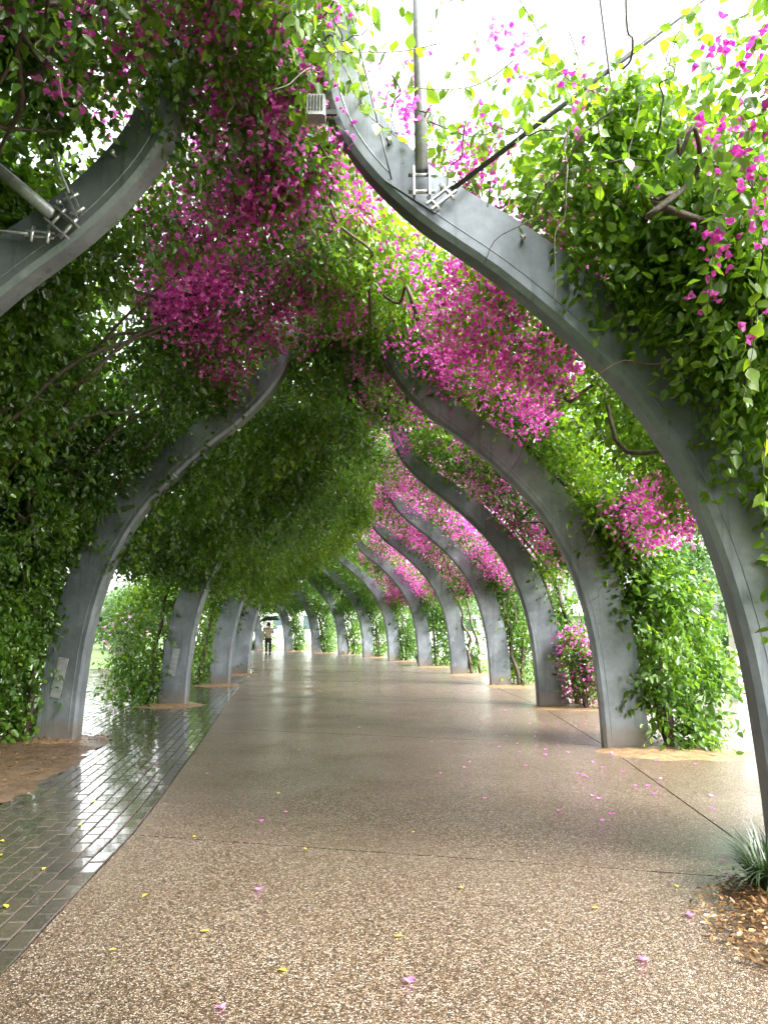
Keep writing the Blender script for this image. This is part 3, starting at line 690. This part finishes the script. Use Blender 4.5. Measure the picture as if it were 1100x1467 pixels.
# large single leaves on shoots hanging near the walker, each leaf a part of its vine
def one_leaf():
    P = [(0, 0, 0)]; rows = [(.12, .22), (.35, .48), (.6, .42), (.82, .2)]
    v = [(0, 0, 0)]; f = []
    for a, b in rows: v += [(b, a, .10 * b), (0, a, 0), (-b, a, .10 * b)]
    v.append((0, 1.05, -.06)); f += [(0, 1, 2), (0, 2, 3)]
    for k in range(3):
        a = 1 + 3 * k; f += [(a, a + 3, a + 4, a + 1), (a + 1, a + 4, a + 5, a + 2)]
    f += [(10, 13, 11), (11, 13, 12)]
    out = []
    for tn in (.35, .6, .85):
        me = pymesh('leaf', v, f, True); at = me.attributes.new('tint', 'FLOAT', 'POINT'); at.data.foreach_set('value', [tn] * len(v)); me.materials.append(M['leaf_light']); out.append(me)
    return out
LM = one_leaf()
def shoot(root, P, nleaf, size, r=.004):
    P = spline(np.array(P, float), 24); st = tubes('shoot', [(P, np.linspace(r, r * .5, 24))], 'bark', None, 5)
    objs = [st]
    for k in range(nleaf):
        j = 3 + (20 * k) // nleaf; p = Vector(P[j]); tg = Vector(P[min(j + 1, 23)] - P[j - 1]).normalized()
        ax = (tg * .4 + Vector(rng.normal(0, .6, 3)) + Vector((0, 0, -.55))).normalized(); nn = Vector(rng.normal(0, .5, 3)) + Vector((0, -.5, .5)); sx = ax.cross(nn).normalized(); up = sx.cross(ax)
        sc = size * random.uniform(.7, 1.25); m4 = Matrix((sx, ax, up)).transposed().to_4x4() @ Matrix.Diagonal((sc * .8, sc, sc, 1)); m4.translation = p
        o = bpy.data.objects.new('leaf', random.choice(LM)); COL.objects.link(o); o.matrix_world = m4; objs.append(o)
    for o in objs: o.parent = root; o.matrix_parent_inverse = Matrix.Translation(root.location).inverted()
vr, vl = vines[(1, -1)], vines[(1, 0)]
for P, nl, sz in [
    ([(-.45, 4.15, 5.1), (-.25, 4.12, 4.85), (-.12, 4.12, 4.55), (.15, 4.1, 4.3)], 16, .075),
    ([(.35, 4.1, 5.0), (.1, 4.05, 4.9), (-.2, 4.0, 4.85), (-.45, 3.95, 4.8)], 16, .075),
    ([(-.35, 4.0, 5.2), (-.3, 3.95, 4.95), (-.18, 3.95, 4.75), (-.12, 3.95, 4.55)], 12, .08),
    ([(.9, 4.0, 4.9), (.6, 4.0, 4.65), (.35, 4.0, 4.6), (.12, 4.0, 4.62)], 14, .075),
    ([(1.1, 3.9, 4.9), (1.2, 3.85, 4.4), (1.22, 3.8, 4.1), (1.2, 3.8, 3.75)], 18, .08),
    ([(1.5, 3.8, 4.6), (1.4, 3.7, 4.2), (1.32, 3.7, 3.9), (1.3, 3.65, 3.7)], 14, .085),
    ([(1.9, 3.7, 4.3), (1.75, 3.6, 3.8), (1.72, 3.6, 3.4), (1.66, 3.6, 3.0)], 20, .08),
    ([(2.1, 3.7, 3.9), (1.95, 3.6, 3.3), (1.9, 3.6, 2.9), (1.8, 3.6, 2.5)], 20, .08),
    ([(2.2, 3.8, 3.2), (2.05, 3.7, 2.7), (1.95, 3.7, 2.3), (1.92, 3.7, 1.95)], 16, .075),
    ([(2.3, 3.9, 2.4), (2.15, 3.85, 2.1), (2.05, 3.8, 1.85), (1.95, 3.8, 1.72)], 14, .07),
    ([(.7, 3.8, 5.2), (.9, 3.8, 4.8), (1.0, 3.75, 4.5), (1.25, 3.7, 4.3)], 14, .075),
    ([(1.8, 3.6, 4.9), (1.6, 3.5, 4.6), (1.5, 3.5, 4.3), (1.55, 3.5, 4.0)], 16, .08)]:
    shoot(vr, P, nl, sz)

# ------------------------------------------------------------------ planting: grass clumps, litter, shrubs
def blades(name, c, n, length, spread, mat, parent=None, wd=.008):
    V, F, T = [], [], []
    for _ in range(n):
        a = random.random() * 2 * math.pi; r = random.random() ** .5 * spread * .35; L = length * random.uniform(.6, 1.15); lean = random.uniform(.15, 1.0) * spread / length * 1.6
        x0, y0 = c[0] + r * math.cos(a), c[1] + r * math.sin(a); a += random.gauss(0, .5); tn = random.random(); w_ = wd * random.uniform(.7, 1.3); sx, sy = -math.sin(a) * w_, math.cos(a) * w_
        b = len(V); K = 6
        for k in range(K):
            t = k / (K - 1); out = lean * L * t ** 1.8; z = L * (t - .45 * lean * t ** 2.6); q = (1 - t ** 2) + .03
            V += [(x0 + out * math.cos(a) - sx * q, y0 + out * math.sin(a) - sy * q, c[2] + max(z, .01)), (x0 + out * math.cos(a) + sx * q, y0 + out * math.sin(a) + sy * q, c[2] + max(z, .01))]; T += [tn, tn]
        F += [(b + 2 * k, b + 2 * k + 1, b + 2 * k + 3, b + 2 * k + 2) for k in range(K - 1)]
    me = pymesh(name, V, F, True); at = me.attributes.new('tint', 'FLOAT', 'POINT'); at.data.foreach_set('value', T)
    return link(name, me, mat, parent)
def clump(c, n, length, spread, label, wd=.008, grp=None, mat='grass_blade'):
    e = empty('grass_clump', c); tag(blades('blades', (0, 0, 0), n, length, spread, mat, e, wd), kind='stuff')
    bm = bmesh.new(); bmesh.ops.create_icosphere(bm, subdivisions=2, radius=1)
    for v in bm.verts: v.co *= 1 + .25 * random.uniform(-1, 1)
    bmesh.ops.transform(bm, matrix=Matrix.Diagonal((spread * .3, spread * .3, .05, 1)), verts=bm.verts); link('root_crown', bm_mesh('root_crown', bm, True), 'bark', e)
    return tag(e, label, 'grass', grp)
clump((2.08, 4.22, .03), 420, .34, .34, 'dark strappy grass clump growing out of the orange leaf litter', .006)
for (x, y, L_, lab) in [(1.55, 31.0, .7, 'strappy green clump at the foot of the sixth and seventh pink-side columns'), (.55, 34.5, .7, 'strappy green clump at the foot of the seventh pink-side column'), (4.3, 24.6, .9, 'bright strappy clump on the lawn behind the fourth pink-side column'), (3.2, 28.0, .9, 'bright strappy clump on the lawn behind the fifth pink-side column'), (-9.0, 51.5, 1.2, 'tall strappy plant beside the grey cabinet'), (-10.8, 52.5, 1.1, 'tall strappy plant beyond the walker with umbrella')]:
    clump((x, y, 0), 160, L_, L_ * .8, lab, .016)

n = 7500; a = 2 * math.pi * rng.random(n); r = np.abs(.97 * rng.random(n) ** .6 + rng.normal(0, .06, n)); lx, ly = 2.5 + r * np.cos(a), 3.62 + r * np.sin(a)
pos = np.stack([lx, ly, .014 + .05 * np.maximum(0, 1 - (r / .97) ** 2) + .025 * rng.random(n)], 1); ax = rng.normal(0, 1, (n, 3)); ax[:, 2] *= .22; nn = rng.normal(0, .35, (n, 3)); nn[:, 2] += 1; L = rng.uniform(.018, .048, n)
tag(link('leaf_litter', leaf_mesh('leaf_litter', pos, ax, nn, L, L * rng.uniform(.3, .55, n), rng.random(n), True), 'dry'), 'orange brown dry leaf litter round the strappy grass clump', 'leaf litter', None, 'stuff')
# thin scatter of dry scraps on the dirt bed
n = 3200; lx = rng.uniform(-5, -3.0, n); ly = rng.uniform(4, 10.2, n); ok = np.array([inpoly(x, y, BED) for x, y in zip(lx, ly)]) & (rng.random(n) < np.where(np.abs(ly - 8.9) < 1, 1, .35)); lx, ly = lx[ok], ly[ok]; n = len(lx)
pos = np.stack([lx, ly, np.full(n, .045)], 1); ax = rng.normal(0, 1, (n, 3)); ax[:, 2] *= .1; nn = rng.normal(0, .2, (n, 3)); nn[:, 2] += 1; L = rng.uniform(.02, .05, n)
tag(link('dry_scraps', leaf_mesh('dry_scraps', pos, ax, nn, L, L * .5, rng.random(n), True), 'dry'), 'scatter of dry leaf scraps on the brown dirt bed', 'leaf litter', None, 'stuff')

def shrub(name, c, rad, h, nleaf, nfl, L, label, mat='leaf_green', stems=5):
    e = empty(name, c); m = nleaf // 6; dirn = unit(rng.normal(0, 1, (m * 2, 3))); rr = rng.random(m * 2) ** .4; o = dirn * rr[:, None] * np.array([rad, rad, h * .5]) + np.array([0, 0, h * .52])
    nz = fbm(o + np.array(c), 1.8, 13); o = o[nz > np.quantile(nz, .5)][:m]; dv = unit(dirn[:len(o)] + rng.normal(0, .8, (len(o), 3)))
    P, A, Nn, LL, T = sprays(o, dv, 6, .22, L, .3, .5); tag(link('foliage', leaf_mesh('foliage', P, A, Nn, LL, LL * .6, T, False), mat, e), kind='stuff')
    if nfl:
        k = nfl // 7; q = o[rng.integers(0, len(o), k)] * np.array([1.08, 1.08, 1.05]); fp = np.repeat(q, 7, 0) + rng.normal(0, .07, (k * 7, 3)); tag(link('blossoms', flower_mesh('blossoms', fp, .04, rng.random(len(fp)) * .6 + .35), 'bract', e), kind='stuff')
    for k in range(stems):
        a = 2 * math.pi * k / stems; tubes('stem', [branch((.04 * math.cos(a), .04 * math.sin(a), 0), (rad * .6 * math.cos(a), rad * .6 * math.sin(a), h * .75), .06, .02, .007)], 'bark', e)
    return tag(e, label, 'shrub')
shrub('bougainvillea_shrub', (3.52, 13.35, .02), .42, 1.45, 4500, 1300, .06, 'waist-high flowering bougainvillea bush beside the third pink-side arch column')

# ------------------------------------------------------------------ background
def tree(c, h, rad, nleaf, label, mat='leaf_tree', L=.22, trunk=.3, flat=.8, base=.28, hue=0):
    e = empty('shade_tree', c); paths = []
    top = h * .62
    paths.append((spline([(0, 0, -.1), (.1, .05, top * .35), (-.05, .1, top * .7), (.1, 0, top)], 16), np.linspace(trunk, trunk * .35, 16)))
    tubes('trunk', paths, 'bark', e, 10); lp = []; lobes = []
    nl_ = 22
    for k in range(nl_):
        a = rng.random() * 2 * math.pi; ph = rng.random(); q = np.array([rad * .72 * math.cos(a) * math.sqrt(1 - (ph - .45) ** 2 * 1.5), rad * .72 * math.sin(a) * math.sqrt(1 - (ph - .45) ** 2 * 1.5), h * (base + (1 - base) * .86 * ph)])
        lobes.append((q, rad * rng.uniform(.28, .46)))
        if k < 10: lp.append(branch((0, 0, top * rng.uniform(.35, .9)), q, .25, trunk * .3, .03))
    tubes('limbs', lp, 'bark', e, 6)['kind'] = 'stuff'
    O = []; per = nleaf // 6 // nl_
    for q, r_ in lobes:
        dv = unit(rng.normal(0, 1, (per, 3))); O.append(q + dv * (r_ * rng.random((per, 1)) ** .35) * np.array([1, 1, flat]))
    O = np.concatenate(O); O = O[O[:, 2] > .3]; dv = unit(rng.normal(0, .8, O.shape) + np.array([0, 0, -.3]))
    P, A, Nn, LL, T = sprays(O, dv, 6, .5, L, .3, .5); tag(link('crown', leaf_mesh('crown', P, A, Nn, LL, LL * .6, np.clip(T + hue, 0, 1), False), mat, e), kind='stuff')
    return tag(e, label, 'tree', 'trees beyond the lawn')
tree((17, 36, 0), 6.2, 3.8, 9000, 'dense pale green tree beyond the lawn behind the white post', base=.06)
tree((24, 40, 0), 7, 5, 7000, 'broad tree further along the lawn beside the lamp post', base=.08)
tree((12, 56, 0), 5.6, 3.8, 7000, 'rounded tree standing behind the white awning', base=.2)
tree((5.5, 66, 0), 5.5, 4.2, 6000, 'leafy tree behind the pale wall', base=.15)
tree((-28, 72, 0), 6.2, 5, 9000, 'tall pale tree at the back of the left lawn', base=.04)
tree((-44, 74, 0), 6, 5.5, 7000, 'wide tree at the far edge of the left lawn', base=.05)
tree((-17.5, 52, 0), 4.0, 2.2, 5000, 'low bushy tree beside the left lawn', base=.04, trunk=.15)
tree((-22, 84, 0), 7, 5, 6000, 'big tree beyond the end of the walk', base=.1)
tree((-4, 86, 0), 7, 5, 6000, 'spreading tree beyond the bend of the walk', base=.1)
tree((38, 24, 0), 6, 5, 5000, 'tree at the side of the open lawn', base=.1)
tree((-52, 46, 0), 5, 4, 5000, 'tree across the wet brick paving', base=.1)
shrub('bougainvillea_shrub', (-12.6, 36.5, -.05), 1.0, 2.1, 3500, 1800, .1, 'tall pink bougainvillea bush at the edge of the left lawn', 'leaf_tree')

lp = empty('lamp_post', (19.6, 45, -.05)); tag(lp, 'slim pale grey lamp post standing on the lawn', 'lamp post')
tubes('pole', [([(0, 0, 0), (0, 0, 2), (0, 0, 4.6)], [.09, .07, .06])], 'white_paint', lp, 10)
bm = bmesh.new(); bm_cyl(bm, (0, 0, 4.6), (0, 0, 4.9), .12, .2, 12); bm_cyl(bm, (0, 0, 4.9), (0, 0, 4.96), .24, .05, 12); link('lantern', bm_mesh('lantern', bm), 'lens', lp)
wp = empty('white_post', (7.05, 14.9, -.05)); tag(wp, 'broad white painted post standing at the lawn edge', 'post')
bm = bmesh.new(); bm_box(bm, (0, 0, 1.35), (.30, .30, 2.7)); bmesh.ops.bevel(bm, geom=bm.edges[:], offset=.01, segments=2); link('shaft', bm_mesh('shaft', bm), 'white_paint', wp)
bm = bmesh.new(); bm_box(bm, (0, 0, .06), (.38, .38, .12)); bmesh.ops.bevel(bm, geom=bm.edges[:], offset=.01, segments=1); link('plinth', bm_mesh('plinth', bm), 'white_paint', wp)
bm = bmesh.new(); bm_box(bm, (0, 0, 2.75), (.36, .36, .10)); link('cap', bm_mesh('cap', bm), 'white_paint', wp)

# white awning pavilion and low wall beyond the openings on the right
aw = empty('awning_pavilion', (11.2, 38, -.05)); tag(aw, 'white peaked awning on posts beyond the lawn', 'awning')
v = [(-2.4, -2, 2.3), (2.4, -2, 2.3), (2.4, 2, 2.3), (-2.4, 2, 2.3), (0, 0, 3.3), (-2.4, -2, 2.05), (2.4, -2, 2.05), (2.4, 2, 2.05), (-2.4, 2, 2.05)]
link('canopy', pymesh('canopy', v, [(0, 1, 4), (1, 2, 4), (2, 3, 4), (3, 0, 4), (0, 5, 6, 1), (1, 6, 7, 2), (2, 7, 8, 3), (3, 8, 5, 0)]), 'white_paint', aw)
for sx in (-1, 1):
    for sy in (-1, 1): tubes('post', [([(sx * 2.3, sy * 1.9, 0), (sx * 2.3, sy * 1.9, 1.2), (sx * 2.3, sy * 1.9, 2.28)], [.05] * 3)], 'white_paint', aw, 8)
def building(c, s, label, nwin, rz=0):
    e = empty('pale_building', c, rz); bm = bmesh.new(); bm_box(bm, (0, 0, s[2] / 2), s); link('wall', bm_mesh('wall', bm), 'pale_wall', e)
    bm = bmesh.new(); bm_box(bm, (0, 0, s[2] + .12), (s[0] + .8, s[1] + .8, .24)); link('roof', bm_mesh('roof', bm), 'roof_grey', e)
    for k in range(nwin):
        x = -s[0] / 2 + s[0] * (k + .5) / nwin
        bm = bmesh.new(); bm_box(bm, (x, -s[1] / 2 - .02, s[2] * .55), (s[0] / nwin * .55, .08, s[2] * .42)); wi = link('window', bm_mesh('window', bm), 'white_paint', e)
        bm = bmesh.new(); bm_box(bm, (x, -s[1] / 2 - .055, s[2] * .55), (s[0] / nwin * .48, .03, s[2] * .36)); link('pane', bm_mesh('pane', bm), 'glass', wi)
    return tag(e, label, 'building')
building((4.5, 74, -.05), (16, 6, 3.2), 'long pale building with a flat grey roof beyond the trees', 6, R(-8))
building((-13, 72, -.05), (14, 6, 3.6), 'pale building closing the far end of the walk', 5, R(12))
# low pale wall
lw = empty('garden_wall', (5.6, 36, -.05), R(-12)); tag(lw, 'low pale garden wall seen between the fourth and fifth pink-side columns', 'wall')
bm = bmesh.new(); bm_box(bm, (0, 0, .6), (7, .22, 1.2)); link('wall_body', bm_mesh('wall_body', bm), 'pale_wall', lw)
bm = bmesh.new(); bm_box(bm, (0, 0, 1.24), (7.1, .32, .08)); link('coping', bm_mesh('coping', bm), 'white_paint', lw)
# grey cabinet at the far end
cb = empty('utility_cabinet', (-7.15, 52.5, 0), R(15)); tag(cb, 'grey utility cabinet at the far end of the walk', 'cabinet')
bm = bmesh.new(); bm_box(bm, (0, 0, .75), (.62, .5, 1.5)); bmesh.ops.bevel(bm, geom=bm.edges[:], offset=.02, segments=2); link('body', bm_mesh('body', bm), 'cabinet', cb)
dr = link('door', None, None, cb) if 0 else None
bm = bmesh.new(); bm_box(bm, (0, -.26, .78), (.52, .03, 1.3)); dr = link('door', bm_mesh('door', bm), 'cabinet', cb)
bm = bmesh.new(); bm_box(bm, (.2, -.285, .8), (.03, .03, .14)); link('handle', bm_mesh('handle', bm), 'dark_metal', dr)
bm = bmesh.new(); bm_box(bm, (0, 0, 1.53), (.70, .58, .06)); link('lid', bm_mesh('lid', bm), 'cabinet', cb)

# ------------------------------------------------------------------ walker with umbrella
def skin(name, J, E_, mat, parent, sub=2):
    me = bpy.data.meshes.new(name); me.from_pydata([j[:3] for j in J], E_, []); me.update(); o = link(name, me, mat, parent)
    md = o.modifiers.new('skin', 'SKIN'); md.use_smooth_shade = True
    for k, j in enumerate(J): me.skin_vertices[0].data[k].radius = (j[3], j[4] if len(j) > 4 else j[3])
    me.skin_vertices[0].data[0].use_root = True
    s = o.modifiers.new('sub', 'SUBSURF'); s.levels = sub; s.render_levels = sub; return o
pe = empty('person', (-6.2, 40.3, 0), R(12)); tag(pe, 'person in cream jacket and dark trousers walking away under a black umbrella', 'person')
body = [(0, 0, .92, .13, .10), (0, .01, 1.15, .12, .09), (0, 0, 1.36, .15, .09), (0, 0, 1.46, .055), (0, .02, 1.53, .055), (0, .03, 1.62, .085, .10), (0, .03, 1.72, .06, .07),
        (.09, 0, .86, .085), (.10, .10, .48, .06), (.10, .06, .09, .04), (.11, .20, .04, .035), (-.09, 0, .86, .085), (-.10, -.06, .48, .06), (-.10, -.24, .12, .04), (-.11, -.12, .04, .035),
        (.19, 0, 1.38, .055), (.25, .03, 1.12, .043), (.17, .20, 1.20, .035), (.10, .25, 1.28, .035), (-.19, 0, 1.38, .055), (-.25, -.03, 1.10, .043), (-.25, .06, .85, .034), (-.25, .09, .76, .036)]
be = [(0, 1), (1, 2), (2, 3), (3, 4), (4, 5), (5, 6), (0, 7), (7, 8), (8, 9), (9, 10), (0, 11), (11, 12), (12, 13), (13, 14), (2, 15), (15, 16), (16, 17), (17, 18), (2, 19), (19, 20), (20, 21), (21, 22)]
skin('body', body, be, 'skin', pe)
skin('jacket', [(0, 0, .84, .19, .14), (0, .01, 1.12, .17, .125), (0, 0, 1.36, .185, .12), (0, 0, 1.45, .08), (.20, 0, 1.37, .075), (.26, .03, 1.11, .062), (.19, .18, 1.19, .052), (-.20, 0, 1.37, .075), (-.26, -.03, 1.09, .062), (-.255, .05, .87, .05)], [(0, 1), (1, 2), (2, 3), (2, 4), (4, 5), (5, 6), (2, 7), (7, 8), (8, 9)], 'cream_cloth', pe)
skin('trousers', [(0, 0, .90, .16, .12), (.09, 0, .82, .105), (.10, .10, .48, .085), (.10, .06, .10, .07), (-.09, 0, .82, .105), (-.10, -.06, .48, .085), (-.10, -.22, .13, .07)], [(0, 1), (1, 2), (2, 3), (0, 4), (4, 5), (5, 6)], 'dark_trousers', pe)
skin('hair', [(0, .0, 1.62, .10, .10), (0, .01, 1.70, .085, .09), (0, -.03, 1.54, .07)], [(0, 1), (0, 2)], 'hair', pe)
for sx, y in ((.11, .13), (-.11, -.17)):
    bm = bmesh.new(); bm_box(bm, (sx, y, .045), (.095, .27, .09)); bmesh.ops.bevel(bm, geom=bm.edges[:], offset=.025, segments=2); link('shoe', bm_mesh('shoe', bm, True), 'black_cloth', pe)
um = empty('umbrella', (-6.12, 40.52, 1.28), R(12)); tag(um, 'open black umbrella held over the walker', 'umbrella'); um.rotation_euler = (R(4), R(-5), R(12))
V, F = [(0, 0, .78)], []; SEG, RG = 32, 7
for k in range(1, RG + 1):
    for s in range(SEG):
        a = 2 * math.pi * s / SEG; rr = .56 * k / RG * (1 - .05 * (k / RG) * abs(math.sin(a * 4))); V.append((rr * math.cos(a), rr * math.sin(a), .78 - .24 * (k / RG) ** 2 + .02 * (k / RG) * abs(math.sin(a * 4))))
F += [(0, 1 + s, 1 + (s + 1) % SEG) for s in range(SEG)]
for k in range(RG - 1):
    for s in range(SEG): a, b = 1 + k * SEG + s, 1 + k * SEG + (s + 1) % SEG; F.append((a, a + SEG, b + SEG, b))
link('canopy', pymesh('canopy', V, F, True), 'black_cloth', um)
for s in range(8):
    a = math.pi / 4 * s; tubes('rib', [([(.55 * t * math.cos(a), .55 * t * math.sin(a), .77 - .24 * t * t) for t in (0, .33, .66, 1)], [.006] * 4)], 'dark_metal', um, 5)
tubes('handle', [([(0, 0, -.14), (0, 0, .3), (0, 0, .86)], [.011, .008, .006])], 'dark_metal', um, 8)

# ------------------------------------------------------------------ fallen bracts and leaves
def bract_mesh():
    out = []
    for k in range(4):
        n = 3; pos = np.zeros((3, 3)); a = np.array([0, 2.1, 4.2]) + k; ax = np.stack([np.cos(a), np.sin(a), np.full(3, .25 + .12 * k)], 1); nn = np.tile([0, 0, 1.], (3, 1)) - ax * .3
        L = np.array([1, .9, 1.05]); me = leaf_mesh('fallen_bract', pos, ax, nn, L, L * .85, np.clip(np.array([.3, .5, .75]) + .1 * k, 0, 1), True); me.materials.append(M['bract']); out.append(me)
    return out
BM_ = bract_mesh()
def ymesh():
    me = leaf_mesh('fallen_leaf', np.zeros((1, 3)), np.array([[0, 1., .08]]), np.array([[.1, 0, 1.]]), np.array([1.]), np.array([.6]), np.array([.6]), True); me.materials.append(M['yellow_leaf']); return me
YM = ymesh()
def fallen(me, name, x, y, sc, label, cat, grp, z=.006):
    o = bpy.data.objects.new(name, me); COL.objects.link(o); o.location = (x, y, z); o.rotation_euler = (random.uniform(-.15, .15), random.uniform(-.15, .15), random.uniform(0, 6.28)); o.scale = (sc,) * 3
    where = 'on the tan gravel or leaf litter' if (x > 2.35 and y > 3.2) else ('on the dark wet brick paving' if x < XL(y) else 'on the wet aggregate path')
    tag(o, label % where, cat, grp + ' ' + where)
for q in [(-.67, 4.25), (-2.75, 5.55), (2.05, 4.75), (1.95, 4.45), (1.72, 5.9), (1.35, 6.0), (-.9, 5.7), (.55, 7.5), (-.75, 5.95), (.1, 3.2), (-.6, 3.0), (1.5, 3.9), (1.1, 3.4), (2.3, 6.6), (2.75, 6.5), (1.9, 7.4), (1.45, 7.9), (2.2, 8.1), (2.35, 7.6), (2.9, 8.2)]:
    fallen(random.choice(BM_), 'fallen_bract', *q, random.uniform(.024, .036), 'magenta bougainvillea bract fallen %s', 'petal', 'fallen magenta bracts')
for k in range(70):
    y = random.uniform(5.5, 13.5); x = min(random.gauss(2.0, .75), 3.4) if k < 58 else random.uniform(-3.2, 1)
    if (x - 3.35) ** 2 + (y - 9.06) ** 2 < .4: continue
    fallen(random.choice(BM_), 'fallen_bract', x, y, random.uniform(.018, .032), 'magenta bougainvillea bract fallen %s', 'petal', 'fallen magenta bracts', .012 if x > 2.4 else .006)
for q in [(-1.25, 4.2), (-.85, 3.7), (.05, 3.65), (-1.3, 5.3), (-.5, 5.0), (.4, 4.3), (1.05, 4.0), (1.6, 4.3), (.0, 6.1), (-.9, 6.6), (-2.55, 5.2), (-2.4, 4.9), (-2.2, 5.6), (-2.0, 4.6), (-2.1, 4.3), (-1.9, 4.0), (-2.35, 6.3), (-.3, 8.3), (.6, 9.5), (-.4, 3.3), (-1.2, 3.5), (-1.0, 8.9), (.2, 5.4)]:
    fallen(YM, 'fallen_leaf', *q, random.uniform(.03, .055), 'small yellow leaf fallen flat %s', 'leaf', 'fallen yellow leaves')
